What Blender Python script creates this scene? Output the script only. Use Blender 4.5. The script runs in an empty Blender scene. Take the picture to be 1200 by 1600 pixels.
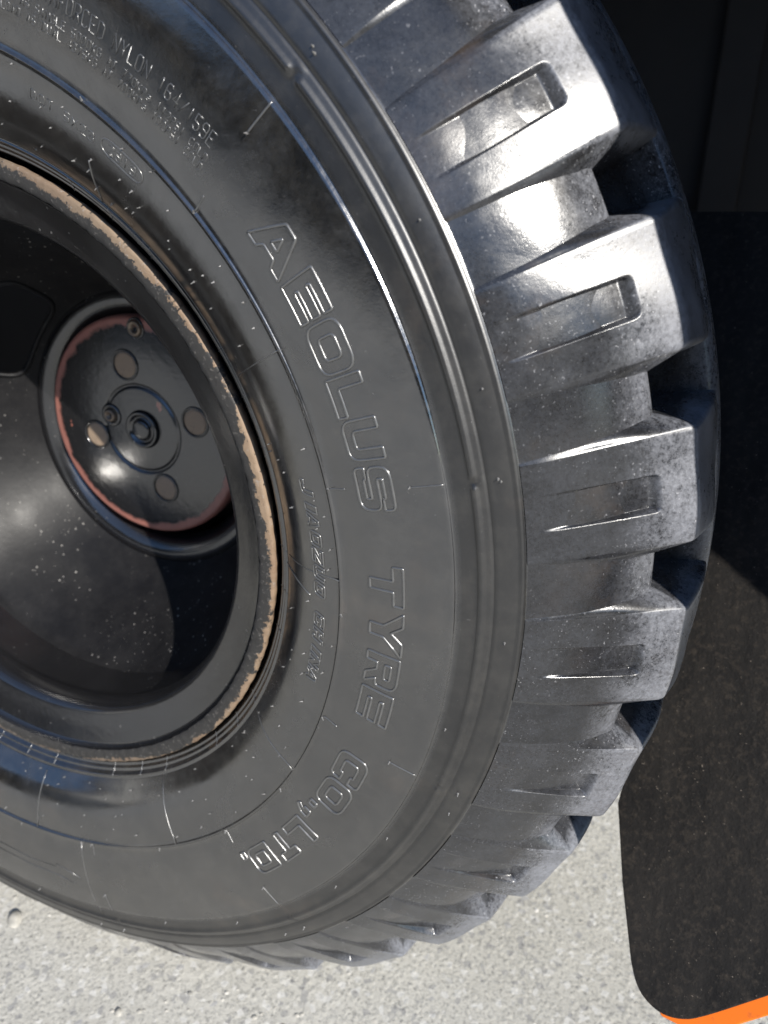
import bpy, bmesh, math, random
import numpy as np
from mathutils import Vector, Matrix
random.seed(7); rng = np.random.default_rng(11)
R = math.radians
sc = bpy.context.scene
COL = sc.collection

# ------------------------------------------------------------------ camera, world, sun, exposure
GZ = -0.582                                   # ground level; the axle runs through the origin along Y
cam = bpy.data.cameras.new('camera'); cam_o = bpy.data.objects.new('camera', cam); COL.objects.link(cam_o)
YAW, PITCH, FPX = -0.37526, -0.40182, 1119.5
fw = Vector((math.sin(YAW)*math.cos(PITCH), math.cos(YAW)*math.cos(PITCH), math.sin(PITCH)))
rt = Vector((math.cos(YAW), -math.sin(YAW), 0)); up = rt.cross(fw)
m3 = Matrix((rt, up, -fw)).transposed()
cam_o.matrix_world = Matrix.Translation((0.5439, -0.4265, 0.2411)) @ m3.to_4x4()
cam.sensor_fit = 'VERTICAL'; cam.sensor_height = 36.0; cam.lens = FPX/1600*36.0
cam.clip_start = 0.01; cam.clip_end = 2000
cam.dof.use_dof = True; cam.dof.focus_distance = 0.50; cam.dof.aperture_fstop = 6.0
sc.camera = cam_o

SUN_AZ, SUN_EL = 53.0, 29.0                   # azimuth measured from -Y (towards the viewer) to +X
S = Vector((math.sin(R(SUN_AZ))*math.cos(R(SUN_EL)), -math.cos(R(SUN_AZ))*math.cos(R(SUN_EL)), math.sin(R(SUN_EL))))
w = bpy.data.worlds.new('World'); sc.world = w; w.use_nodes = True
nt = w.node_tree; bg = nt.nodes['Background']
sky = nt.nodes.new('ShaderNodeTexSky'); sky.sky_type = 'NISHITA'; sky.sun_disc = False
sky.sun_elevation = R(SUN_EL); sky.sun_rotation = math.atan2(S.x, S.y); sky.dust_density = 0.1; sky.ozone_density = 3.5; sky.altitude = 1200
nt.links.new(sky.outputs[0], bg.inputs[0]); bg.inputs[1].default_value = 0.12
sl = bpy.data.lights.new('sun', 'SUN'); sl.energy = 4.2; sl.angle = R(0.53); sl.color = (1.0, 0.95, 0.87)
so = bpy.data.objects.new('sun', sl); COL.objects.link(so); so.location = S*20
so.rotation_euler = S.to_track_quat('Z', 'Y').to_euler()
vs = sc.view_settings; vs.view_transform = 'Standard'; vs.look = 'None'; vs.gamma = 1.0; vs.use_curve_mapping = False
vs.exposure = 0.8
sc.cycles.max_bounces = 8

# ------------------------------------------------------------------ node helpers
class NT:
    def __init__(s, name):
        s.m = bpy.data.materials.new(name); s.m.use_nodes = True; s.t = s.m.node_tree
        s.b = s.t.nodes['Principled BSDF']; s.out = s.t.nodes['Material Output']
        s.tc = s.n('ShaderNodeTexCoord')
    def n(s, typ, **kw):
        x = s.t.nodes.new(typ)
        for k, v in kw.items(): setattr(x, k, v)
        return x
    def put(s, sock, v):
        if hasattr(v, 'links') or isinstance(v, bpy.types.NodeSocket): s.t.links.new(v, sock)
        elif v is not None: sock.default_value = v
    def obj(s): return s.tc.outputs['Object']
    def mapping(s, scale=(1,1,1), rot=(0,0,0), vec=None):
        x = s.n('ShaderNodeMapping'); s.put(x.inputs['Vector'], vec or s.obj()); x.inputs['Scale'].default_value = scale
        x.inputs['Rotation'].default_value = rot; return x.outputs[0]
    def noise(s, scale, detail=4, rough=.6, vec=None, dist=0):
        x = s.n('ShaderNodeTexNoise'); s.put(x.inputs['Vector'], vec or s.obj()); x.inputs['Scale'].default_value = scale
        x.inputs['Detail'].default_value = detail; x.inputs['Roughness'].default_value = rough; x.inputs['Distortion'].default_value = dist
        return x.outputs['Fac']
    def voro(s, scale, vec=None, out='Distance', feature='F1', rnd=1):
        x = s.n('ShaderNodeTexVoronoi', feature=feature); s.put(x.inputs['Vector'], vec or s.obj()); x.inputs['Scale'].default_value = scale
        x.inputs['Randomness'].default_value = rnd; return x.outputs[out]
    def ramp(s, fac, stops):
        x = s.n('ShaderNodeValToRGB'); s.put(x.inputs[0], fac); e = x.color_ramp.elements
        while len(e) > len(stops): e.remove(e[-1])
        while len(e) < len(stops): e.new(1)
        for el, (p, c) in zip(e, stops):
            el.position = p; el.color = (c, c, c, 1) if not isinstance(c, tuple) else (*c, 1)
        return x.outputs[0]
    def math(s, op, a, b=None, c=None, clamp=False):
        x = s.n('ShaderNodeMath', operation=op, use_clamp=clamp)
        for i, v in enumerate((a, b, c)):
            if v is not None: s.put(x.inputs[i], v)
        return x.outputs[0]
    def mix(s, f, a, b):
        x = s.n('ShaderNodeMix', data_type='RGBA'); s.put(x.inputs[0], f)
        for i, v in ((6, a), (7, b)):
            if isinstance(v, tuple) and len(v) == 3: v = (*v, 1)
            s.put(x.inputs[i], v)
        return x.outputs[2]
    def mixf(s, f, a, b):
        x = s.n('ShaderNodeMix', data_type='FLOAT'); s.put(x.inputs[0], f); s.put(x.inputs[2], a); s.put(x.inputs[3], b); return x.outputs[0]
    def attr(s, name): return s.n('ShaderNodeAttribute', attribute_name=name).outputs['Fac']
    def rnd(s): return s.n('ShaderNodeObjectInfo').outputs['Random']
    def bump(s, h, strength=.3, dist=.001, normal=None):
        x = s.n('ShaderNodeBump'); s.put(x.inputs['Height'], h); x.inputs['Strength'].default_value = strength
        x.inputs['Distance'].default_value = dist
        if normal is not None: s.put(x.inputs['Normal'], normal)
        return x.outputs[0]
    def set(s, **kw):
        names = dict(col='Base Color', rough='Roughness', metal='Metallic', spec='Specular IOR Level', ior='IOR', normal='Normal', coat='Coat Weight', coatr='Coat Roughness', coati='Coat IOR')
        for k, v in kw.items():
            if isinstance(v, tuple) and len(v) == 3: v = (*v, 1)
            s.put(s.b.inputs[names[k]], v)
        return s.m

def rubber(name, worn=True):
    t = NT(name)
    if worn:                                   # every lug gets its own patch of the pattern
        va = t.n('ShaderNodeVectorMath', operation='ADD'); t.put(va.inputs[0], t.tc.outputs['Object']); cx = t.n('ShaderNodeCombineXYZ')
        for q_ in range(3): t.put(cx.inputs[q_], t.math('MULTIPLY', t.rnd(), (37., 19., 53.)[q_]))
        t.put(va.inputs[1], cx.outputs[0]); t.obj = lambda: va.outputs[0]
    big = t.noise(9, 5, .6); mid = t.noise(75, 4, .65); fine = t.noise(420, 3, .7); grit = t.noise(1500, 2, .6)
    base = t.mix(t.ramp(big, [(.35, 0.0), (.7, 1.0)]), (.0065, .0063, .0065), (.014, .0135, .013))
    brown = t.math('MULTIPLY', t.ramp(t.noise(16, 6, .7), [(.54, 0), (.70, 1)]), t.ramp(t.noise(5, 3, .5), [(.45, 0), (.6, 1)]))
    base = t.mix(t.math('MULTIPLY', brown, .5), base, (.065, .045, .03))
    dress = t.ramp(t.noise(13, 9, .78, dist=.6), [(.40, 0), (.60, 1)])          # where the tyre shine lies thick or thin
    rough = t.mixf(dress, .08, .27)
    peel = t.math('MULTIPLY', t.math('MULTIPLY', mid, t.ramp(t.noise(8, 4, .6), [(.45, .15), (.65, 1)])), 1.0)
    h = t.math('ADD', t.math('MULTIPLY', peel, .6), t.math('ADD', t.math('MULTIPLY', fine, .30), t.math('MULTIPLY', grit, .16)))
    if worn:
        wv = t.attr('wear')
        n1 = t.ramp(t.noise(26, 7, .8), [(.28, 0), (.75, 1)]); n2 = t.ramp(t.noise(360, 5, .85), [(.3, 0), (.72, 1)])
        k = t.math('ADD', wv, t.math('MULTIPLY', t.math('SUBTRACT', t.math('ADD', t.math('MULTIPLY', n1, .5), t.math('MULTIPLY', n2, .5)), .5), t.math('MINIMUM', t.math('MULTIPLY', wv, 4.0), 2.0)), clamp=True)
        base = t.mix(k, base, (.185, .192, .215))  # worn dust, its grey tinted blue to carry sky light
        rough = t.mixf(k, rough, .6)
        sp = t.ramp(t.noise(560, 2, .5), [(.66, 0), (.72, 1)])
        spk = t.math('MULTIPLY', sp, t.math('MULTIPLY', t.ramp(t.noise(18, 4, .7), [(.42, 0), (.60, 1)]), t.math('MINIMUM', t.math('ADD', t.math('MULTIPLY', wv, 1.5), .30), .8)))
        base = t.mix(spk, base, (.40, .40, .42)); rough = t.mixf(spk, rough, .45)
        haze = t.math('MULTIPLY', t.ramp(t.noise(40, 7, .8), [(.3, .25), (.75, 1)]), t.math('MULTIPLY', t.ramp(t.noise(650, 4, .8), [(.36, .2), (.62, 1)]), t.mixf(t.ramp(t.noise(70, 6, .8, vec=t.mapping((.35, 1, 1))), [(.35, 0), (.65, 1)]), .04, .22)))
        base = t.mix(haze, base, (.125, .138, .172)); rough = t.mixf(.35, rough, .22)  # dust haze with a bluish sky sheen painted into the colour
        ior = 1.62
    else:
        film = t.math('MULTIPLY', t.ramp(t.noise(34, 8, .82), [(.44, 0), (.74, 1)]), .15)
        base = t.mix(film, base, (.155, .143, .122)); rough = t.mixf(film, rough, .45)
        scr = t.ramp(t.noise(60, 5, .7, vec=t.mapping((1, 1, 9), (0, R(35), 0))), [(.68, 0), (.73, 1)])
        scr = t.math('MULTIPLY', scr, t.ramp(t.noise(7, 3), [(.5, 0), (.65, .35)]))
        spk = t.math('MULTIPLY', t.ramp(t.noise(700, 2, .5), [(.74, 0), (.78, 1)]), .35)
        base = t.mix(t.math('MAXIMUM', scr, spk), base, (.25, .245, .24)); rough = t.mixf(scr, rough, .5)
        rough = t.mixf(t.attr('wear'), rough, .42)
        ior = t.mixf(t.attr('wear'), 2.35, 1.65)
    return t.set(col=base, rough=rough, ior=ior, spec=.5, normal=t.bump(h, .20 if worn else .15, .0008))

def paint_black(name, dust=.0, rough=.12, bumpy=.05, ior=1.9):
    t = NT(name)
    o = t.noise(170, 3, .5); big = t.noise(14, 4, .6)
    col = t.mix(big, (.006, .006, .007), (.013, .013, .014))
    r = t.mixf(t.ramp(big, [(.4, 0), (.65, 1)]), rough, rough+.1)
    if dust:
        sp = t.ramp(t.noise(330, 2, .5), [(.70, 0), (.75, 1)]); sp2 = t.ramp(t.voro(95), [(.07, 1), (.12, 0)])
        k = t.math('MULTIPLY', t.math('MAXIMUM', sp, sp2), t.math('MULTIPLY', t.ramp(t.noise(12, 4, .7), [(.46, 0), (.64, 1)]), dust*.75))
        haze = t.math('MULTIPLY', t.ramp(t.noise(24, 6, .8), [(.4, 0), (.8, 1)]), dust*.045)
        col = t.mix(haze, col, (.25, .24, .23)); col = t.mix(k, col, (.5, .48, .45)); r = t.mixf(t.math('MAXIMUM', k, haze), r, .6)
    return t.set(col=col, rough=r, ior=ior, spec=.5, normal=t.bump(o, bumpy, .002))

# ------------------------------------------------------------------ mesh helpers
def mesh_obj(name, verts, faces, mat, parent=None, smooth=True, attrs=None):
    me = bpy.data.meshes.new(name); me.from_pydata([tuple(map(float, v)) for v in verts], [], faces); me.update()
    if smooth: me.polygons.foreach_set('use_smooth', [True]*len(me.polygons))
    if attrs:
        for k, a in attrs.items():
            at = me.attributes.new(k, 'FLOAT', 'POINT'); at.data.foreach_set('value', np.asarray(a, dtype=np.float32))
    if mat: me.materials.append(mat)
    o = bpy.data.objects.new(name, me); COL.objects.link(o)
    if parent: o.parent = parent
    return o
def tag(o, label=None, cat=None, group=None, kind=None):
    for k, v in (('label', label), ('category', cat), ('group', group), ('kind', kind)):
        if v: o[k] = v
    return o
def empty(name, loc=(0,0,0)):
    o = bpy.data.objects.new(name, None); o.location = loc; o.empty_display_size = .05; COL.objects.link(o); return o
def P(d, r, th):                              # d = outward along the axle (towards the viewer), r, angle in degrees
    a = R(th); return (r*math.cos(a), -d, r*math.sin(a))
def revolve(name, prof, mat, parent, n=360, a0=0., a1=360., mod=None, attrs=None, flip=False, skip=None):
    full = abs(a1-a0-360) < 1e-6; cols = n if full else n+1
    V = []; F = []; M = len(prof)
    for i in range(cols):
        th = a0 + (a1-a0)*i/n
        for j, (d, r) in enumerate(prof):
            if mod: d, r = mod(d, r, th, j)
            V.append(P(d, r, th))
    for i in range(n):
        i2 = (i+1) % cols
        for j in range(M-1):
            if skip and skip(i, j): continue
            q = (i*M+j, i*M+j+1, i2*M+j+1, i2*M+j)
            F.append(q[::-1] if flip else q)
    A = {k: np.tile(np.asarray(v), cols) for k, v in attrs.items()} if attrs else None
    return mesh_obj(name, V, F, mat, parent, True, A)
def dense(pts, step):                         # Catmull-Rom through (d, r) points
    pts = [np.array(p, float) for p in pts]; out = []
    ext = [2*pts[0]-pts[1]] + pts + [2*pts[-1]-pts[-2]]
    for i in range(1, len(ext)-2):
        p0, p1, p2, p3 = ext[i-1:i+3]; n = max(1, int(np.linalg.norm(p2-p1)/step))
        t0 = (p2-p0)*.5; t1 = (p3-p1)*.5; L = np.linalg.norm(p2-p1)
        for t_, ref in ((t0, p2-p0), (t1, p3-p1)):
            ln = np.linalg.norm(t_)
            if ln > L: t_ *= L/ln
        for k in range(n):
            t = k/n; h = (2*t**3-3*t*t+1, t**3-2*t*t+t, -2*t**3+3*t*t, t**3-t*t)
            out.append(h[0]*p1+h[1]*t0+h[2]*p2+h[3]*t1)
    out.append(pts[-1]); return [tuple(o) for o in out]
def tube_geo(V, F, pts, rad, closed=False, sides=6):
    pts = [Vector(p) for p in pts]; n = len(pts)
    if n < 2: return
    base = len(V)
    for i, p in enumerate(pts):
        a = pts[(i-1) % n] if (closed or i > 0) else p; b = pts[(i+1) % n] if (closed or i < n-1) else p
        t = (b-a)
        t = t.normalized() if t.length > 1e-9 else Vector((1, 0, 0))
        nrm = Vector((0, -1, 0)); s = t.cross(nrm)
        if s.length < 1e-4: s = t.cross(Vector((1, 0, 0)))
        s.normalize(); nn = s.cross(t)
        rr = rad if not callable(rad) else rad(i/(n-1))
        for k in range(sides):
            an = 2*math.pi*k/sides; V.append(p + s*(rr*math.cos(an)) + nn*(rr*math.sin(an)))
    m = n if closed else n-1
    for i in range(m):
        a = base+i*sides; b = base+((i+1) % n)*sides
        for k in range(sides): F.append((a+k, a+(k+1) % sides, b+(k+1) % sides, b+k))
    if not closed:
        F.append(tuple(base+k for k in range(sides))[::-1]); F.append(tuple(base+(n-1)*sides+k for k in range(sides)))
def sst(x, a, b):
    t = np.clip((x-a)/(b-a), 0, 1); return t*t*(3-2*t)

# ------------------------------------------------------------------ ground
t = NT('concrete')
g1 = t.noise(3.2, 6, .65); g2 = t.noise(70, 7, .8); g3 = t.noise(260, 4, .75); g4 = t.voro(150, out='Color'); vd = t.voro(130)
gs = t.n('ShaderNodeSeparateColor'); t.put(gs.inputs[0], g4)
gc = t.mix(t.ramp(g1, [(.3, 0), (.7, 1)]), (.43, .415, .37), (.54, .525, .475))
gc = t.mix(t.math('MULTIPLY', t.ramp(g2, [(.35, 0), (.7, 1)]), .55), gc, (.62, .60, .54))
gc = t.mix(t.math('MULTIPLY', t.ramp(g3, [(.32, 1), (.50, 0)]), .85), gc, (.17, .168, .158))
gc = t.mix(t.math('MULTIPLY', t.ramp(gs.outputs[0], [(.86, 0), (.93, 1)]), .6), gc, (.66, .65, .62))
gc = t.mix(t.math('MULTIPLY', t.ramp(gs.outputs[1], [(.9, 0), (.95, 1)]), .5), gc, (.22, .22, .23))
gh = t.math('ADD', t.math('MULTIPLY', g2, .6), t.math('ADD', t.math('MULTIPLY', g3, .5), t.math('MULTIPLY', t.ramp(vd, [(.0, 1), (.5, 0)]), .4)))
M_ground = t.set(col=gc, rough=.85, spec=.3, normal=t.bump(gh, .5, .0028))
V = []; F = []
n = 60; xs = np.concatenate([[-400, -60, -15, -4, -1.5], np.linspace(-1.0, 1.5, n), [2.5, 5, 15, 60, 400]])
ys = np.concatenate([[-400, -60, -15, -4, -1.5], np.linspace(-1.0, 1.5, n), [2.5, 5, 15, 60, 400]])
for x in xs:
    for y in ys:
        z = GZ
        if -1 < x < 1.5 and -1 < y < 1.5: z += .0018*math.sin(x*9.1+y*4)*math.sin(y*7.3-x*3)
        V.append((x, y, z))
for i in range(len(xs)-1):
    for j in range(len(ys)-1): F.append((i*len(ys)+j, (i+1)*len(ys)+j, (i+1)*len(ys)+j+1, i*len(ys)+j+1))
g = mesh_obj('ground', V, F, M_ground); tag(g, kind='structure')
# embedded grit: small stones too many to count
t = NT('grit'); oc = t.noise(31, 2, .5); M_grit = t.set(col=t.ramp(oc, [(.3, (.2, .195, .18)), (.5, (.45, .43, .38)), (.7, (.66, .64, .6))]), rough=.8, normal=t.bump(t.noise(300, 3), .5, .001))
V = []; F = []
def stone(V, F, x, y, z, sx, sy, sz):
    b = len(V); rings = [(0, 1.0), (.55, .86), (.9, .45)]; k = 7; ph = random.random()*6
    for h, rr in rings:
        for i in range(k):
            a = ph+2*math.pi*i/k; q = rr*random.uniform(.8, 1.15); V.append((x+sx*q*math.cos(a), y+sy*q*math.sin(a), z+sz*h*random.uniform(.85, 1.1)))
    V.append((x, y, z+sz)); 
    for r_ in range(2):
        for i in range(k): F.append((b+r_*k+i, b+r_*k+(i+1) % k, b+(r_+1)*k+(i+1) % k, b+(r_+1)*k+i))
    for i in range(k): F.append((b+2*k+i, b+2*k+(i+1) % k, b+3*k))
for _ in range(5200):
    x = random.uniform(-.55, 1.0); y = random.uniform(-.35, .7); s = .0008+.0030*random.random()**3
    stone(V, F, x, y, GZ-.0008, s, s*random.uniform(.6, 1), s*.35)
grit = mesh_obj('grit', V, F, M_grit); tag(grit, 'fine pale stone grit scattered over the concrete ground', 'grit', kind='stuff')
for (x, y, s, lab) in [(-.118, -.012, .014, 'whitish stone lying on the concrete left below the tyre'), (-.155, .03, .010, 'small grey pebble beside the tyre at the left picture edge'), (.08, -.055, .006, 'small grey pebble on the concrete below the tyre')]:
    V = []; F = []; stone(V, F, 0, 0, 0, s, s*.75, s*.62)
    o = mesh_obj('pebble', V, F, M_grit); o.location = (x, y, GZ-.001); o.rotation_euler.z = random.random()*3
    md = o.modifiers.new('sub', 'SUBSURF'); md.levels = md.render_levels = 2
    tag(o, lab, 'stone', 'loose stones on the concrete')

# ------------------------------------------------------------------ wheel
wheel = empty('wheel', (0, 0, 0)); tag(wheel, 'big black lug tyre on a black steel rim with rusty flange', 'wheel')
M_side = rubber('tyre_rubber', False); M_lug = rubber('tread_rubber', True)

side_pts = [(-.030, .262), (-.020, .2790), (-.0135, .2852), (-.0075, .2880)]
def fine(a, b, seq):                          # little bead rings
    return [(a[0]+(b[0]-a[0])*f+h, a[1]+(b[1]-a[1])*f) for f, h in seq]
prof = dense(side_pts, .002)[:-1]
prof += fine((-.0075, .2880), (.0045, .2990), [(0, 0), (.10, .0010), (.2, .0012), (.28, 0), (.36, -.0003), (.44, .0008), (.54, .0009), (.62, -.0003), (.72, -.0006), (.80, .0010), (.88, .0014), (.95, .0011), (1.0, -.0006)])
prof += dense([(.0060, .3010), (.0105, .3060), (.0190, .3160), (.0265, .3290), (.0315, .3430), (.0342, .3550)], .0012)
prof += [(.0347, .3562), (.0357, .3570), (.0367, .3577), (.0368, .3584), (.0360, .3592), (.0355, .3600)]
prof += dense([(.0362, .3640), (.0398, .3780), (.0420, .3930), (.0432, .4080), (.0436, .4220), (.0430, .4380)], .0025)
prof += [(.0429, .4400), (.0420, .4408), (.0412, .4414), (.0411, .4424)]
prof += dense([(.0412, .4430), (.0408, .4480), (.0404, .4525)], .002)
prof += [(.0404, .4540), (.0410, .4554), (.0420, .4564), (.0422, .4575), (.0417, .4588), (.0406, .4600), (.0401, .4612), (.0396, .4628), (.0391, .4640), (.0383, .4648), (.0383, .4654), (.0390, .4662), (.0390, .4680)]
prof += dense([(.0388, .4690), (.0378, .4740), (.0362, .4790)], .002)
prof += [(.0358, .4800), (.0362, .4812), (.0361, .4823), (.0347, .4834)]
Vp = dense([(.0336, .4845), (.0257, .5012), (.0130, .5228), (-.0012, .5418), (-.0150, .5536)], .0012) + dense([(-.0195, .5552), (-.0222, .5552), (-.0262, .5520), (-.0320, .5465), (-.0450, .5445), (-.1150, .5450), (-.1800, .5500)], .004)
prof += Vp
prof += dense([(-.205, .558), (-.24, .50), (-.272, .42), (-.26, .35), (-.235, .29), (-.21, .262)], .01)
prof_arr = np.array([(r, d) for d, r in prof if .2885 < r < .484 and d > -.02]); o_ = np.argsort(prof_arr[:, 0]); prof_arr = prof_arr[o_]
def side_d(r): return float(np.interp(r, prof_arr[:, 0], prof_arr[:, 1]))
smooth_arr = [(r, d) for r, d in prof_arr if not (.3555 < r < .3602 or .4395 < r < .4424)]
def tyre_mod(d, r, th, j):
    if .4534 < r < .4635 and d > .03:         # the shoulder rib is cut by a narrow slot every 30 degrees
        a = abs(((th-11.7+15) % 30)-15)
        if a < .30: d = .0402
    return d, r
j_sh = next(i for i, (d, r) in enumerate(prof) if r > .4838)
def wear_v(d, r): return .04 if r < .53 else (.04+.45*float(sst(r, .53, .556)) if d > -.0215 else .06)
tyre = revolve('tyre', prof, M_side, wheel, n=1440, mod=tyre_mod, attrs={'wear': [wear_v(d, r) if i >= j_sh else .75*float(sst(r, .4405, .446)) for i, (d, r) in enumerate(prof)]})
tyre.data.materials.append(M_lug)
mi = np.zeros(len(tyre.data.polygons), dtype=np.int32); mi[(np.arange(len(mi)) % (len(prof)-1)) >= j_sh] = 1
tyre.data.polygons.foreach_set('material_index', mi)

# tread lugs: one mesh shared by all, each an object
Lsh = np.array(dense([(.0343, .4846), (.0272, .5012), (.0152, .5232), (.0015, .5470), (-.0100, .5650)], .0010) + dense([(-.0160, .5742), (-.0184, .5777), (-.0204, .5794)], .0010))
Ltr = np.array(dense([(-.0235, .5804), (-.040, .5846), (-.060, .5885), (-.0850, .5908), (-.0980, .5912)], .004))
Vsh_src = np.array(dense([(.0336, .4845), (.0257, .5012), (.0130, .5228), (-.0012, .5418), (-.0150, .5536), (-.0195, .5552), (-.0222, .5552)], .001))
Vtr_src = np.array(dense([(-.0262, .5520), (-.0320, .5465), (-.0450, .5445), (-.0900, .5450)], .004))
def resamp(a, n):
    s = np.r_[0, np.cumsum(np.hypot(*np.diff(a, axis=0).T))]; u = np.linspace(0, s[-1], n) if isinstance(n, int) else np.asarray(n)*s[-1]
    return np.c_[np.interp(u, s, a[:, 0]), np.interp(u, s, a[:, 1])], s[-1]
s_l = np.r_[0, np.cumsum(np.hypot(*np.diff(Lsh, axis=0).T))]; u_l = s_l/s_l[-1]
Vsh, _ = resamp(Vsh_src, u_l); Vtr, _ = resamp(Vtr_src, np.linspace(0, 1, len(Ltr)))
Lp = np.r_[Lsh, Ltr]; Vq = np.r_[Vsh, Vtr]; yl = np.r_[s_l, s_l[-1]+np.r_[.004, .004+np.cumsum(np.hypot(*np.diff(Ltr, axis=0).T))]]
nsh = len(Lsh); uu = np.r_[u_l, 1+np.linspace(0.03, 1, len(Ltr))]
tg = np.gradient(Lp, axis=0); tg /= np.linalg.norm(tg, axis=1)[:, None]; nrm = np.c_[tg[:, 1], -tg[:, 0]]   # (d, r) outward normal
phis = np.r_[np.linspace(0, 1.0, 8), np.linspace(1.02, 1.62, 20), np.linspace(1.85, 3.3, 8), [3.42, 3.52, 3.6, 3.66, 3.72, 3.8, 3.95, 4.2, 4.45, 4.7, 4.85, 5.0, 5.2]]
phis = np.r_[-phis[:0:-1], phis]
V = []; W = []; nc = len(phis)
for i in range(len(Lp)):
    u = uu[i]; y = yl[i]
    hw = 3.66 if u <= 1 else 3.66+.55*min(1, (u-1)/.5); ww = .5+.55*min(u, 1) if u <= 1 else 1.05-.35*(u-1)
    for ph in phis:
        # measured columns follow the lug flank
        a = float(np.interp(abs(ph), [0, 3.3, 3.66, 5.0, 5.2], [0, 3.3, hw, hw+ww, hw+ww+.25]))
        m = 1.0 if a <= hw else 1-(a-hw)/ww
        rnd_ = .05*math.exp(-((a-hw)/.13)**2)
        m = m - rnd_ if a <= hw else m - rnd_*max(0, m)
        if abs(ph) > 5.01: m = -.18
        pd = (Vq[i]-nrm[i]*.0013)*(1-m)+Lp[i]*m
        if m < 0: pd = pd + nrm[i]*(-.0012)
        dep = 0.
        if u <= 1:
            x_ = a*math.pi/180*Lp[i][1]; hwid = .0122; y0, y1 = .004, .0850
            cr_ = max(0., y-(y1-.005)); xe = hwid-(.005-math.sqrt(max(0., .005**2-cr_**2)) if cr_ < .005 else .005)
            f = float(sst(xe-x_, -.0001, .0022))*float(sst(y1-y, 0., .0062)); dep = .0066*max(0, (y-y0)/(y1-y0))**1.1*f
        dr = pd - nrm[i]*dep
        # slightly swollen or hollow faces so that reflections wander
        dr = dr + nrm[i]*(.0007*math.sin(ph*.9+u*3)*min(1, u*2))*float(sst(m, .5, .95))
        V.append(P(dr[0], dr[1], math.copysign(a, ph)))
        if u <= 1: wv = .06+.74*float(sst(u + .03*math.sin(ph*2), .48, .97)); wv *= (1-.6*float(sst(dep, .0008, .0062)))
        else: wv = .72-.25*float(sst(u, 1.2, 1.8))
        if u <= 1 and m < .9 and a > hw: wv = .05+.5*float(sst(u, .7, 1.0))
        if u > 1 and a > hw+.3*ww: wv = .12
        if .93 < u <= 1.05 and a <= hw: wv = max(wv, .8)
        W.append(wv)
F = [(i*nc+j, (i+1)*nc+j, (i+1)*nc+j+1, i*nc+j+1) for i in range(len(Lp)-1) for j in range(nc-1)]
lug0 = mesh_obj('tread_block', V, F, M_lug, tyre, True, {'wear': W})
for k in range(30):
    o = lug0 if k == 0 else lug0.copy()
    if k: COL.objects.link(o); o.parent = tyre
    ang = 20.6-12*k + (0 if k == 0 else random.uniform(-.08, .08)); o.rotation_euler = (0, -R(ang), 0)
# centre rib of the tread
cr = dense([(-.050, .540), (-.060, .548), (-.072, .566), (-.0810, .5825), (-.0850, .5890), (-.0890, .5918), (-.098, .5932), (-.115, .5940), (-.15, .592), (-.19, .586), (-.208, .578), (-.214, .555)], .003)
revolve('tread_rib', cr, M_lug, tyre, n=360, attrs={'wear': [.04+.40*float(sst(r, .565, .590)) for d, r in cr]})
# valley floors of the shoulder carry the same wear film
# ------------------------------------------------------------------ raised writing
def rounded(pts):                             # pts: (x, y[, corner radius]); returns a closed polyline
    out = []; n = len(pts)
    for i, p in enumerate(pts):
        c = np.array(p[:2], float); r = p[2] if len(p) > 2 else .035
        a = np.array(pts[i-1][:2], float); b = np.array(pts[(i+1) % n][:2], float)
        la = np.linalg.norm(a-c); lb = np.linalg.norm(b-c); k = min(r, la*.48, lb*.48)
        p0 = c+(a-c)/la*k; p1 = c+(b-c)/lb*k; st = 6 if r > .1 else 3
        for q in range(st+1):
            t = q/st; out.append((1-t)**2*p0+2*t*(1-t)*c+t*t*p1)
    res = []
    for i, p in enumerate(out):               # subdivide long runs so they follow the sidewall
        q = out[(i+1) % len(out)]; m = max(1, int(np.linalg.norm(q-p)/.22))
        for k in range(m): res.append(p+(q-p)*k/m)
    return res
Q = .30
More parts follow.
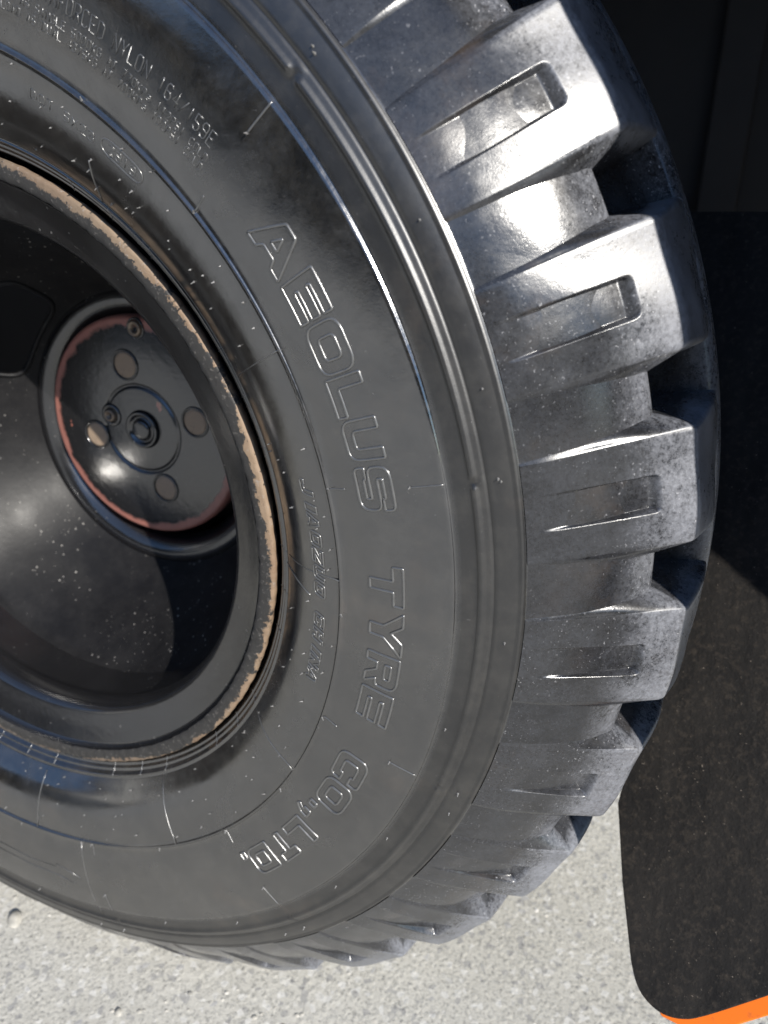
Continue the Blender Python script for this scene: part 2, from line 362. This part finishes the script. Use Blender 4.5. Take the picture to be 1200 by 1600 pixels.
GLY = {
 'L': [[(0,1),(0,0),(1,0),(1,.28),(.27,.28),(.27,1)]],
 'E': [[(0,0),(0,1),(1,1),(1,.75),(.28,.75),(.28,.63),(1,.63),(1,.37),(.28,.37),(.28,.25),(1,.25),(1,0)]],
 'T': [[(0,1),(1,1),(1,.70),(.64,.70),(.64,0),(.36,0),(.36,.70),(0,.70)]],
 'Y': [[(0,1),(.30,1),(.5,.64),(.7,1),(1,1),(.64,.42),(.64,0),(.36,0),(.36,.42)]],
 'O': [[(0,0,Q),(0,1,Q),(1,1,Q),(1,0,Q)], [(.27,.26,.12),(.27,.74,.12),(.73,.74,.12),(.73,.26,.12)]],
 'C': [[(1,.36),(.73,.36),(.73,.26),(.27,.26,.1),(.27,.74,.1),(.73,.74),(.73,.64),(1,.64),(1,1,Q),(0,1,Q),(0,0,Q),(1,0,Q)]],
 'U': [[(0,1),(.27,1),(.27,.26,.12),(.73,.26,.12),(.73,1),(1,1),(1,0,Q),(0,0,Q)]],
 'S': [[(1,.70),(.73,.70),(.73,.77),(.27,.77),(.27,.62),(1,.62,.2),(1,0,Q),(0,0,Q),(0,.30),(.27,.30),(.27,.23),(.73,.23),(.73,.38),(0,.38,.2),(0,1,Q),(1,1,Q)]],
 'R': [[(0,0),(0,1),(1,1,Q),(1,.36,.15),(.78,.34),(1,0),(.70,0),(.48,.34),(.27,.34),(.27,0)], [(.27,.58),(.27,.77),(.73,.77,.08),(.73,.58,.08)]],
 'D': [[(0,0),(0,1),(1,1,Q),(1,0,Q)], [(.27,.26),(.27,.74),(.73,.74,.12),(.73,.26,.12)]],
 'A': [[(0,0),(.36,1),(.64,1),(1,0),(.74,0),(.66,.20),(.34,.20),(.26,0)], [(.40,.40),(.5,.72),(.60,.40)]],
 'J': [[(.70,1),(1,1),(1,0,Q),(0,0,Q),(0,.36),(.3,.36),(.3,.26),(.7,.26)]],
 'I': [[(.30,0),(.30,1),(.70,1),(.70,0)]],
 'Z': [[(0,1),(1,1),(1,.74),(.42,.26),(1,.26),(1,0),(0,0),(0,.26),(.58,.74),(0,.74)]],
 'H': [[(0,0),(0,1),(.3,1),(.3,.62),(.7,.62),(.7,1),(1,1),(1,0),(.7,0),(.7,.36),(.3,.36),(.3,0)]],
 'N': [[(0,0),(0,1),(.32,1),(.7,.48),(.7,1),(1,1),(1,0),(.68,0),(.3,.52),(.3,0)]],
 '.': [[(.25,0),(.25,.26),(.75,.26),(.75,0)]],
 ',': [[(.2,.26),(.8,.26),(.8,.0),(.45,-.26),(.25,-.2),(.45,0),(.2,0)]],
}
t = NT('letter_rubber'); M_letter = t.set(col=t.mix(t.noise(200, 4, .7), (.03, .03, .03), (.10, .10, .098)), rough=.28, ior=2.2)  # slight wear plus the ridge highlights put into a paler colour
def on_side(r, th, lift=0.): return P(side_d(r)+lift, r, th)
def big_letter(ch, th0, wdeg, r0, h, rad, parent, name='raised_letter', shear=0., lift=.0):
    V = []; F = []
    for loop in GLY[ch]:
        pts = [on_side(r0+h*y, th0-wdeg*(x+shear*y), lift) for x, y in rounded(loop)]
        tube_geo(V, F, pts, rad, True, 6)
    return mesh_obj(name, V, F, M_letter, parent, True)
spots = [('A', 36.6, 4.9), ('E', 31.15, 3.7), ('O', 26.95, 4.4), ('L', 22.15, 3.6), ('U', 18.2, 3.7), ('S', 13.75, 4.1), ('T', 4.0, 4.1), ('Y', -.8, 4.8), ('R', -6.0, 3.9), ('E', -10.6, 4.0),
         ('C', -20.4, 4.2), ('O', -25.2, 4.4), ('.', -30.1, 1.5), (',', -31.9, 1.9), ('L', -34.5, 3.7), ('T', -38.5, 3.1), ('D', -42.8, 4.0), ('.', -46.9, 1.6)]
for ch, th, wd in spots:
    big_letter(ch, th, wd, .3822, .0248, .00102, tyre, lift=.0001)
th = 12.9
for ch in 'JIAOZUO CHINA':
    wd = {'I': 1.5, ' ': 1.7}.get(ch, 1.78)
    if ch != ' ': big_letter(ch, th, wd*(1.5 if ch == 'I' else 1), .3345, .0096, .00058, tyre, shear=.25, lift=.0002)
    th -= wd+.42
STK = {'A':"00 26 40;12 32", 'C':"45 36 16 05 01 10 30 41", 'D':"00 06 26 45 41 20 00", 'E':"46 06 00 40;03 33", 'F':"46 06 00;03 33", 'G':"45 36 16 05 01 10 30 41 43 23", 'I':"20 26",
 'K':"00 06;46 02;13 40", 'L':"06 00 40", 'N':"00 06 40 46", 'O':"10 30 41 45 36 16 05 01 10", 'P':"00 06 36 45 44 33 03", 'R':"00 06 36 45 44 33 03;23 40", 'S':"45 36 16 05 04 13 33 42 41 30 10 01",
 'T':"06 46;26 20", 'U':"06 01 10 30 41 46", 'X':"00 46;06 40", 'Y':"06 23 46;23 20", 'M':"00 06 23 46 40", '1':"15 26 20", '2':"05 16 36 45 44 00 40", '3':"05 16 36 45 44 33 13;33 42 41 30 10 01", '4':"30 36 02 42",
 '5':"46 06 03 33 42 41 30 10 01", '6':"45 36 16 05 01 10 30 41 42 33 03", '7':"06 46 10", '9':"01 10 30 41 45 36 16 05 04 13 43", '0':"10 30 41 45 36 16 05 01 10", '/':"00 46", 'a':"04 34 43 40 10 01 02 42", '-':"13 33"}
def line_text(name, s, th_start, th_end, r0, h, rad, label=None):
    V = []; F = []; n = len(s); adv = (th_start-th_end)/n
    for i, ch in enumerate(s):
        if ch == ' ': continue
        t0 = th_start-adv*i
        for pl in STK[ch].split(';'):
            pts = [on_side(r0+h*int(q[1])/6, t0-adv*.70*int(q[0])/4, .0001) for q in pl.split()]
            tube_geo(V, F, pts, rad, False, 5)
    return mesh_obj(name, V, F, M_letter, tyre, True)
line_text('raised_lettering', 'REINFORCED NYLON 164/159E', 64.0, 43.2, .3955, .0086, .00034)
line_text('raised_lettering', 'MAX LOAD AS SINGLE 5000KG AT 770KPa 112PSI COLD', 69.8, 43.0, .3868, .0046, .00027)
line_text('raised_lettering', 'MAX LOAD AS DUAL 4375KG AT 700KPa 102PSI COLD', 69.1, 43.0, .3803, .0046, .00027)
line_text('raised_lettering', 'DOT 5X23', 63.6, 54.6, .3395, .0056, .00028)
line_text('raised_lettering', '2919', 52.9, 48.9, .3412, .0056, .00032)
V = []; F = []
oval = []
for q in range(48):
    a = 2*math.pi*q/48; cx = math.copysign(abs(math.cos(a))**.55, math.cos(a)); cy = math.copysign(abs(math.sin(a))**.75, math.sin(a))
    oval.append(on_side(.3440+.0050*cy, 51.05+2.9*cx, .0001))
tube_geo(V, F, oval, .0005, True, 6)
mesh_obj('date_code_frame', V, F, M_letter, tyre)
# rotation arrow low on the sidewall
V = []; F = []
for loop in ([(-101.5, .3985), (-92, .4000), (-87.0, .3985), (-86.8, .3940), (-82.3, .4035), (-84.0, .4140), (-86.2, .4095), (-91.5, .4090), (-101.5, .4085)],):
    tube_geo(V, F, [on_side(r, th, .0) for th, r in loop], .0004, False, 5)
mesh_obj('rotation_arrow', V, F, M_letter, tyre)
# radial mould lines, each a small ridge of its own
def radial(th, r0, r1, rad, th2=None):
    V = []; F = []; n = 8
    tube_geo(V, F, [on_side(r0+(r1-r0)*i/n, th+((th2 or th)-th)*i/n, 0.) for i in range(n+1)], rad, False, 5)
    return mesh_obj('mould_line', V, F, M_letter, tyre)
for k in range(12):
    th = 11.7+30*k
    radial(th, .4175, .4405, .0006); radial(th, .3590, .3720, .0006)
    if k != 1: radial(26.4+30.4*k, .304, .357, .00050, 26.6+30.4*k)
    for q in (4.5, 12, 19): radial(th+q, .2885, .2992, .0004)
radial(-80.9, .3600, .4530, .00055); radial(-.9, .300, .330, .0006, -2.6); radial(54.6, .300, .326, .0006, 55.5)
# rubber nibs: hundreds of tiny vent stubs
V = []; F = []
def nib(r, th, h, rad, lean=0.):
    d = side_d(r); c = Vector(P(d, r, th)); r2 = r+.0005; tt = (Vector(P(side_d(r2), r2, th))-c).normalized()
    e = Vector((-math.sin(R(th)), 0, math.cos(R(th)))); nn = tt.cross(e); 
    if nn.y > 0: nn = -nn
    b = len(V); k = 6
    for lev, (hh, rr) in enumerate(((-.0003, 1.5), (.35, .8), (.9, .62), (1.0, .2))):
        for i in range(k):
            a = 2*math.pi*i/k; V.append(c+nn*(hh*h)+tt*(rr*rad*math.cos(a)+lean*h*hh)+e*(rr*rad*math.sin(a)))
    for lev in range(3):
        for i in range(k): F.append((b+lev*k+i, b+lev*k+(i+1) % k, b+(lev+1)*k+(i+1) % k, b+(lev+1)*k+i))
for k in range(170):
    th = k*360/170+random.uniform(-.6, .6)
    for r in (.308, .318, .329, .341, .350):
        if random.random() < .26: nib(r+random.uniform(-.004, .004), th+random.uniform(-.9, .9), random.uniform(.0008, .0028), random.uniform(.00035, .00062), random.uniform(-.5, .5))
for k in range(24): nib(.3585, 15*k+11.7+random.uniform(-.3, .3), .003, .0006)
for k in range(36): nib(random.choice((.447, .4735, .449)), 10*k+random.uniform(-3, 3), .0022, .0006)
for k in range(12): nib(.4185, 11.7+30*k, .003, .0006); nib(.472, 11.7+30*k, .003, .0007)
t = NT('nib_rubber'); M_nib = t.set(col=(.16, .158, .155), rough=.35)
nb = mesh_obj('rubber_nib', V, F, M_nib, tyre); tag(nb, kind='stuff')

# ------------------------------------------------------------------ rim, disc, hub
M_rim = paint_black('rim_paint', .35, .16, .06); M_disc = paint_black('disc_paint', 1.0, .36, .05, 1.24)
t = NT('rusty_flange')
rn = t.noise(70, 6, .75); rn2 = t.noise(260, 4, .7); rn3 = t.noise(20, 3, .6)
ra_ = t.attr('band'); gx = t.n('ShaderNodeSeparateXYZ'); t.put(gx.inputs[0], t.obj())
lowf = t.ramp(t.noise(11, 3, .6), [(.38, -0.0), (.62, 1)])
rk = t.math('ADD', t.math('ADD', ra_, t.math('MULTIPLY', t.math('SUBTRACT', lowf, .6), .5)), t.math('MULTIPLY', t.math('SUBTRACT', t.noise(95, 5, .75), .5), 1.5))
tanm = t.ramp(rk, [(.66, 0), (.76, 1)])
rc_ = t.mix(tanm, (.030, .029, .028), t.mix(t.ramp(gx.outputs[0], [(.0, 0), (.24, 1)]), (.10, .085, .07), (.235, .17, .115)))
rc_ = t.mix(t.math('MULTIPLY', t.ramp(rn2, [(.58, 0), (.66, 1)]), t.mixf(tanm, .28, .6)), rc_, (.27, .25, .23))
rc_ = t.mix(t.math('MULTIPLY', t.ramp(rn, [(.30, 1), (.42, 0)]), .9), rc_, (.02, .018, .018))
rc_ = t.mix(t.math('MULTIPLY', t.ramp(rn3, [(.4, 0), (.7, 1)]), t.math('MULTIPLY', tanm, .4)), rc_, (.15, .085, .05))
M_rust = t.set(col=rc_, rough=.62, spec=.4, normal=t.bump(t.math('ADD', rn, rn2), .5, .0012))
rim_prof = dense([(-.0008, .2713), (-.0040, .2702), (-.0066, .2688)], .0008) + dense([(-.0075, .2670), (-.0135, .2545), (-.0195, .2405)], .002) + dense([(-.0225, .2375), (-.0290, .2350), (-.0355, .2338), (-.0420, .2345), (-.0500, .2375), (-.0900, .2390)], .002)
rim = revolve('rim', rim_prof, M_rim, wheel, n=360, flip=True)
fl_prof = dense([(-.014, .2810), (-.0060, .2848), (-.0025, .2857), (-.0004, .2850)], .001) + dense([(.0006, .2838), (.0010, .2800), (.0008, .2750), (-.0002, .2722), (-.0008, .2714)], .001)
def fl_mod(d, r, th, j): return d+.0003*math.sin(th*2.3)*math.sin(th*.37)-.0004*(math.sin(th*11.3+math.sin(th*3.1)*3) > .93), r+.00035*math.sin(th*1.7)*math.sin(th*.61)
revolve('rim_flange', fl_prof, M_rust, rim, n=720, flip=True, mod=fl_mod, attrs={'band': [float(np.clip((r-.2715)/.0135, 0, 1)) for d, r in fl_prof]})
disc_prof = dense([(-.0880, .2405), (-.1000, .2360), (-.1250, .2220), (-.1650, .1980), (-.2050, .1660), (-.2250, .1490), (-.2400, .1390), (-.300, .1360)], .003)
rr_ = [r for d, r in disc_prof]
HOLES = [(141, 19), (51, 0), (-39, 0), (-129+360, 0)]
def skip(i, j):
    th = i*.5+.25; r = rr_[j]
    for c, wd in HOLES:
        a = abs(((th-c+180) % 360)-180)
        if wd and (a/wd)**4+((r-.187)/.020)**4 < 1: return True
    return False
disc = revolve('wheel_disc', disc_prof, M_disc, wheel, n=720, flip=True, skip=skip)
def disc_d(r): return float(np.interp(-r, [-x for x in rr_], [d for d, x in disc_prof]))
t = NT('rusty_edge'); M_redge = t.set(col=t.mix(t.noise(60, 4), (.16, .07, .03), (.04, .03, .025)), rough=.6)
for c, wd in HOLES:
    if not wd: continue
    V = []; F = []; pts = []
    for q in range(56):
        a = 2*math.pi*q/56; cx = math.copysign(abs(math.cos(a))**.5, math.cos(a)); cy = math.copysign(abs(math.sin(a))**.5, math.sin(a))
        r = .187+.0205*cy; pts.append(P(disc_d(r), r, c+wd*1.02*cx))
    tube_geo(V, F, pts, .0028, True, 8); mesh_obj('hand_hole_edge', V, F, M_disc, disc)
dark = NT('dark_steel'); M_dark = dark.set(col=dark.mix(dark.noise(20, 4), (.005, .004, .0034), (.013, .0105, .0085)), rough=.7)
revolve('brake_drum', [(-.30, .0), (-.298, .16), (-.31, .215), (-.38, .22)], M_dark, wheel, n=96, flip=True)

t = NT('hub_paint')
geo = t.n('ShaderNodeSeparateXYZ'); t.put(geo.inputs[0], t.obj())
rad = t.math('SQRT', t.math('ADD', t.math('MULTIPLY', geo.outputs[0], geo.outputs[0]), t.math('MULTIPLY', geo.outputs[2], geo.outputs[2])))
edge = t.math('ADD', rad, t.math('MULTIPLY', t.math('SUBTRACT', t.noise(55, 5, .7), .5), .016))
em = t.ramp(t.math('MULTIPLY', t.math('SUBTRACT', edge, .1140), 260), [(0, 0), (1, 1)])
chip = t.ramp(t.noise(42, 3, .5), [(.735, 0), (.75, 1)])
hc = t.mix(t.math('MAXIMUM', em, chip), t.mix(t.noise(30, 4), (.007, .007, .008), (.014, .014, .015)), t.mix(t.noise(90, 4), (.40, .15, .105), (.24, .085, .07)))
sp = t.ramp(t.noise(420, 2, .5), [(.69, 0), (.75, 1)])
hc = t.mix(t.math('MULTIPLY', sp, .35), hc, (.4, .38, .35))
hr = t.mixf(em, .27, .6)
M_hub = t.set(col=hc, rough=hr, ior=2.0, normal=t.bump(t.noise(120, 3, .5), .12, .003))
revolve('hub_ring', dense([(-.232, .1300), (-.2200, .1340), (-.2110, .1430), (-.2085, .1530), (-.2130, .1620), (-.2250, .1660), (-.24, .165)], .0015), M_rim, wheel, n=160, flip=True)
HD, HZ = -.203, .009
hub_prof = [(0, .0001), (0, .046), (-.0002, .0478), (-.0022, .0490), (-.0026, .0502), (-.0022, .0514), (-.0002, .0526), (0, .0545), (0, .1215), (-.0012, .1245), (-.0040, .1262), (-.0080, .1268), (-.018, .1268), (-.024, .1245), (-.026, .118), (-.10, .116)]
hub_prof = [(d+HD, r) for d, r in hub_prof]
hub_o = revolve('hub_cover', hub_prof, M_hub, wheel, n=128, flip=True); hub_o.location.z = HZ
t = NT('tan_plug'); M_plug = t.set(col=t.mix(t.ramp(t.noise(75, 4, .6), [(.64, 0), (.68, 1)]), t.mix(t.noise(150, 5, .7), (.33, .235, .16), (.22, .175, .135)), (.012, .012, .012)), rough=.55, normal=t.bump(t.noise(300, 4), .3, .001))
t = NT('bare_steel'); M_steel = t.set(col=t.mix(t.noise(120, 4), (.30, .25, .20), (.14, .10, .07)), rough=.4, metal=.6)
M_hubblk = paint_black('hub_boss_paint', .4, .14, .05)
def local_rev(name, prof, x, z, mat, parent, n=32):
    V = []; F = []; M = len(prof)
    for i in range(n):
        a = 2*math.pi*i/n
        for d, r in prof: V.append((r*math.cos(a), -d, r*math.sin(a)))
    for i in range(n):
        for j in range(M-1): F.append(((i*M+j), ((i+1) % n)*M+j, ((i+1) % n)*M+j+1, i*M+j+1))
    o = mesh_obj(name, V, F, mat, parent); o.location = (x, -HD, z); return o
for an, rr in ((98, .0735), (12.5, .0765), (-70.5, .0715), (-169, .0665)):
    x = rr*math.cos(R(an)); z = rr*math.sin(R(an))
    local_rev('plug', [(.0005, .0001), (.0007, .0120), (.0004, .0140), (-.002, .0146)], x, z, M_plug, hub_o)
    local_rev('plug_collar', [(-.002, .0148), (.0012, .0152), (.0018, .0163), (.0012, .0174), (-.002, .0182)], x, z, M_hubblk, hub_o)
local_rev('bolt', [(-.004, .0001), (-.004, .0034), (.0032, .0040), (.0040, .0066), (.0034, .0082), (-.002, .0090)], .0106, .1135, M_steel, hub_o)
local_rev('bolt_washer', [(-.002, .0092), (.0010, .0094), (.0016, .0102), (.0010, .0112), (-.002, .0116)], .0106, .1135, M_hubblk, hub_o)
local_rev('bolt', [(-.002, .0001), (-.002, .0030), (.0050, .0036), (.0055, .0056), (.0045, .0072), (-.002, .0078)], -.0395, .0135, M_steel, hub_o)
local_rev('bolt_washer', [(-.002, .0080), (.0014, .0084), (.0022, .0100), (.0020, .0118), (.0008, .0132), (-.002, .0138)], -.0395, .0135, M_hubblk, hub_o)
local_rev('centre_plug', [(.0060, .0001), (.0062, .0090), (.0055, .0110), (.0030, .0120), (.0010, .0135), (.0012, .0150), (.0040, .0168), (.0052, .0190), (.0046, .0208), (.0010, .0222), (-.002, .0228)], .003, .001, M_hubblk, hub_o)

# ------------------------------------------------------------------ mudguard with its flap
guard = empty('mudguard', (.75, .30, -.2)); tag(guard, 'dirty black mudguard flap with orange painted lower edge beside the tyre', 'mudguard')
gl = Vector(guard.location)
t = NT('dirty_flap')
fn = t.noise(26, 7, .75, vec=t.mapping((1, 1, 1))); streak = t.noise(30, 6, .75, vec=t.mapping((1, .35, .22), (R(30), R(20), R(-35)))); fs = t.noise(330, 3, .6); fb = t.noise(150, 4, .7)
fc = t.mix(t.ramp(streak, [(.35, 0), (.7, 1)]), (.007, .0066, .0066), (.020, .0178, .016))
fc = t.mix(t.math('MULTIPLY', t.ramp(fb, [(.50, 0), (.76, 1)]), .5), fc, (.066, .053, .041))
fc = t.mix(t.math('MULTIPLY', t.ramp(fs, [(.67, 0), (.74, 1)]), t.ramp(fn, [(.42, 0), (.62, .9)])), fc, (.26, .22, .18))
fc = t.mix(t.ramp(t.noise(7, 5, .7), [(.66, 0), (.78, .5)]), fc, (.11, .065, .035))
M_flap = t.set(col=fc, rough=.75, spec=.25, normal=t.bump(t.math('ADD', fb, fs), .28, .002))
t = NT('orange_paint'); M_or = t.set(col=t.mix(t.ramp(t.noise(60, 5, .7), [(.6, 0), (.75, 1)]), (.83, .17, .008), (.55, .12, .02)), rough=.42, normal=t.bump(t.noise(120, 3), .1, .001))
fn_v = Vector((-.3, -.75, .6)).normalized()
def plate(name, pts, thick, mat, back=0.):
    n = len(pts); V = [Vector(p)-fn_v*back-gl for p in pts]+[Vector(p)-fn_v*(back+thick)-gl for p in pts]
    F = [tuple(range(n)), tuple(range(2*n-1, n-1, -1))]+[(i, i+n, (i+1) % n+n, (i+1) % n) for i in range(n)]
    o = mesh_obj(name, V, F, mat, guard, False); 
    bm = bmesh.new(); bm.from_mesh(o.data); bmesh.ops.recalc_face_normals(bm, faces=bm.faces); bm.to_mesh(o.data); bm.free()
    b = o.modifiers.new('bevel', 'BEVEL'); b.width = .0012; b.segments = 2; return o
outline = [(0.5604, 0.1369, -0.2796), (0.5742, 0.092, -0.3288), (0.5897, 0.0518, -0.3713), (0.5956, 0.0406, -0.3823), (0.6037, 0.0329, -0.388), (0.6178, 0.0256, -0.3901), (0.6329, 0.0233, -0.3853), (0.6465, 0.0244, -0.3772), (0.6919, 0.0363, -0.3396), (0.71, 0.0411, -0.3246), (0.6947, 0.1809, -0.1575), (0.6651, 0.3389, 0.0252), (0.6329, 0.5216, 0.2374), (0.5309, 0.5621, 0.2371), (0.5704, 0.4331, 0.0956), (0.5836, 0.3589, 0.0095), (0.5918, 0.313, -0.0438), (0.5893, 0.251, -0.1226), (0.577, 0.2013, -0.1909), (0.5654, 0.1643, -0.2428)]
def chaikin(run):
    out = [run[0]]
    for a, b in zip(run[:-1], run[1:]):
        a = Vector(a); b = Vector(b); out += [tuple(a*.75+b*.25), tuple(a*.25+b*.75)]
    return out+[run[-1]]
run = outline[2:9]
for _ in range(3): run = chaikin(run)
outline = outline[:2]+run+outline[9:]
plate('flap', outline, .005, M_flap)
plate('orange_edge', [(0.6127, 0.0294, -0.3878), (0.6324, 0.026, -0.3822), (0.6461, 0.0271, -0.3741), (0.6916, 0.0389, -0.3365), (0.7096, 0.0436, -0.3216), (0.7111, 0.0317, -0.3358), (0.6933, 0.0268, -0.3508), (0.6537, 0.0169, -0.3829), (0.6385, 0.0181, -0.389), (0.6177, 0.024, -0.3921)], .006, M_or, back=.0054)
# unseen mudguard band, added to shade the tread
M_arch = M_dark
ap = [(0., .752), (.004, .746), (0., .740), (-.125, .738), (-.125, .752), (0., .752)]
def shade_edge(d, r, th, j):                        # outer edge computed from the sun so its shadow ends at the lug edge
    rd = max(.56, S.x*math.cos(R(th))+S.z*math.sin(R(th))); return d-.018-S.y*.165/rd, r
shade_arch = revolve('shade_arch', ap, M_arch, guard, n=80, a0=-16, a1=150, mod=shade_edge); shade_arch.location = -gl
# bracket with bolts
def bar(name, a, b, wd, mat, parent, off=Vector((0, 0, 0))):
    a = Vector(a)-off; b = Vector(b)-off; t_ = (b-a).normalized(); s_ = t_.cross(Vector((0, 0, 1)) if abs(t_.z) < .9 else Vector((1, 0, 0))).normalized(); u_ = s_.cross(t_)
    V = [c+s_*wd*i+u_*wd*j for c in (a, b) for i, j in ((-1, -1), (1, -1), (1, 1), (-1, 1))]
    F = [(0, 3, 2, 1), (4, 5, 6, 7)]+[(i, (i+1) % 4, (i+1) % 4+4, i+4) for i in range(4)]
    o = mesh_obj(name, V, F, mat, parent, False); bv = o.modifiers.new('bevel', 'BEVEL'); bv.width = wd*.25; bv.segments = 2; return o
t = NT('dusty_steel'); M_dust = t.set(col=t.mix(t.noise(40, 5, .7), (.04, .025, .016), (.13, .07, .04)), rough=.85)

# ------------------------------------------------------------------ machine body behind the wheel
ch = empty('machine_chassis', (.3, .8, -.1)); tag(ch, 'dark machine chassis in deep shade behind the tyre', 'chassis'); co = Vector(ch.location)
def boxp(name, lo, hi, mat, bev=.01):
    lo = Vector(lo)-co; hi = Vector(hi)-co
    V = [(x, y, z) for x in (lo.x, hi.x) for y in (lo.y, hi.y) for z in (lo.z, hi.z)]
    F = [(0, 1, 3, 2), (4, 6, 7, 5), (0, 4, 5, 1), (2, 3, 7, 6), (0, 2, 6, 4), (1, 5, 7, 3)]
    o = mesh_obj(name, V, F, mat, ch, False); b = o.modifiers.new('bevel', 'BEVEL'); b.width = bev; b.segments = 2; return o
boxp('side_plate', (-1.2, .72, -.30), (1.7, .80, 1.3), M_dark)
boxp('side_rib', (.55, .69, -.30), (.60, .72, 1.2), M_dark, .004)
boxp('shade_floor', (-1.2, .16, .735), (1.7, .72, .80), M_dark)  # unseen underside, sized to shade the wheel well
boxp('shade_box', (.98, .0, .02), (1.7, .715, .73), M_dark)  # unseen box, added to keep the sun out of the wheel well
o = revolve('axle', [(-.38, .0), (-.38, .10), (-.72, .11)], M_dark, ch, n=48); o.location = -co

boxp('reflection_block', (-1.5, -.52, -.50), (-.95, .70, .55), M_dark, .03)  # unseen dark block, added for the inner sidewall to mirror

# ------------------------------------------------------------------ unseen building and greenery, added for the gloss to mirror
t = NT('pale_cladding'); wx = t.n('ShaderNodeTexWave', bands_direction='Y'); t.put(wx.inputs['Vector'], t.obj()); wx.inputs['Scale'].default_value = 1.2
M_wall = t.set(col=t.mix(wx.outputs['Fac'], (.38, .37, .35), (.44, .43, .41)), rough=.7)
t = NT('dark_roof'); M_roof = t.set(col=t.mix(t.noise(2), (.03, .022, .018), (.05, .04, .035)), rough=.8)
ws = empty('reflection_workshop', (-11, -6, GZ)); tag(ws, 'unseen pale clad building with dark roof, added for the tyre reflections', 'building')
def wbox(name, lo, hi, mat):
    V = [(x, y, z) for x in (lo[0], hi[0]) for y in (lo[1], hi[1]) for z in (lo[2], hi[2])]
    return mesh_obj(name, V, [(0, 1, 3, 2), (4, 6, 7, 5), (0, 4, 5, 1), (2, 3, 7, 6), (0, 2, 6, 4), (1, 5, 7, 3)], mat, ws, False)
wbox('wall', (-4, -11, .35), (0, 6, 3.7), M_wall); wbox('plinth', (-4, -11.02, -.02), (.03, 6.02, .35), M_roof)
V = [(-4.2, -11.4, 3.7), (.5, -11.4, 3.7), (.5, 6.4, 3.7), (-4.2, 6.4, 3.7), (-4.2, -11.4, 6.4), (.35, -11.4, 4.6), (.35, 6.4, 4.6), (-4.2, 6.4, 6.4)]
mesh_obj('roof', V, [(0, 3, 2, 1), (4, 5, 6, 7), (0, 1, 5, 4), (1, 2, 6, 5), (2, 3, 7, 6), (3, 0, 4, 7)], M_roof, ws, False)

# unseen dark greenery, added as a dark band in the reflections
t = NT('hedge_leaves'); M_hedge = t.set(col=t.mix(t.noise(6, 5, .8), (.010, .012, .007), (.030, .036, .016)), rough=.85, normal=t.bump(t.noise(9, 5, .8), 1, .1))
def reflection_hedge(label, x0, x1, y, scale, n, jit):
    hv = []; hf = []; rows = [(0, 0), (.8, .15), (2.0, 0), (3.4, .1), (4.7, .3), (5.6, .8), (6.0, 1.6), (5.6, 2.6), (0, 3.0)]; nr = len(rows)
    for x in np.linspace(x0, x1, n):
        hh = scale*(1+.09*math.sin(x*.9/scale)+.07*math.sin(x*2.3/scale+1))
        for z, yy in rows: hv.append((x, -yy*scale+random.uniform(-jit, jit), z*hh+random.uniform(-jit, jit)*.7*(z > 0)))
    for a in range(n-1):
        for b in range(nr-1): hf.append((a*nr+b, (a+1)*nr+b, (a+1)*nr+b+1, a*nr+b+1))
    hf += [tuple(range(nr)), tuple(range((n-1)*nr+nr-1, (n-1)*nr-1, -1))]
    o = mesh_obj('reflection_hedge', hv, hf, M_hedge, None, False); o.location = (0, y, GZ); tag(o, label, 'reflection_hedge'); return o
reflection_hedge('unseen tall dark greenery, added for the tyre reflections', -13, 26, -14, 1.0, 118, .22)
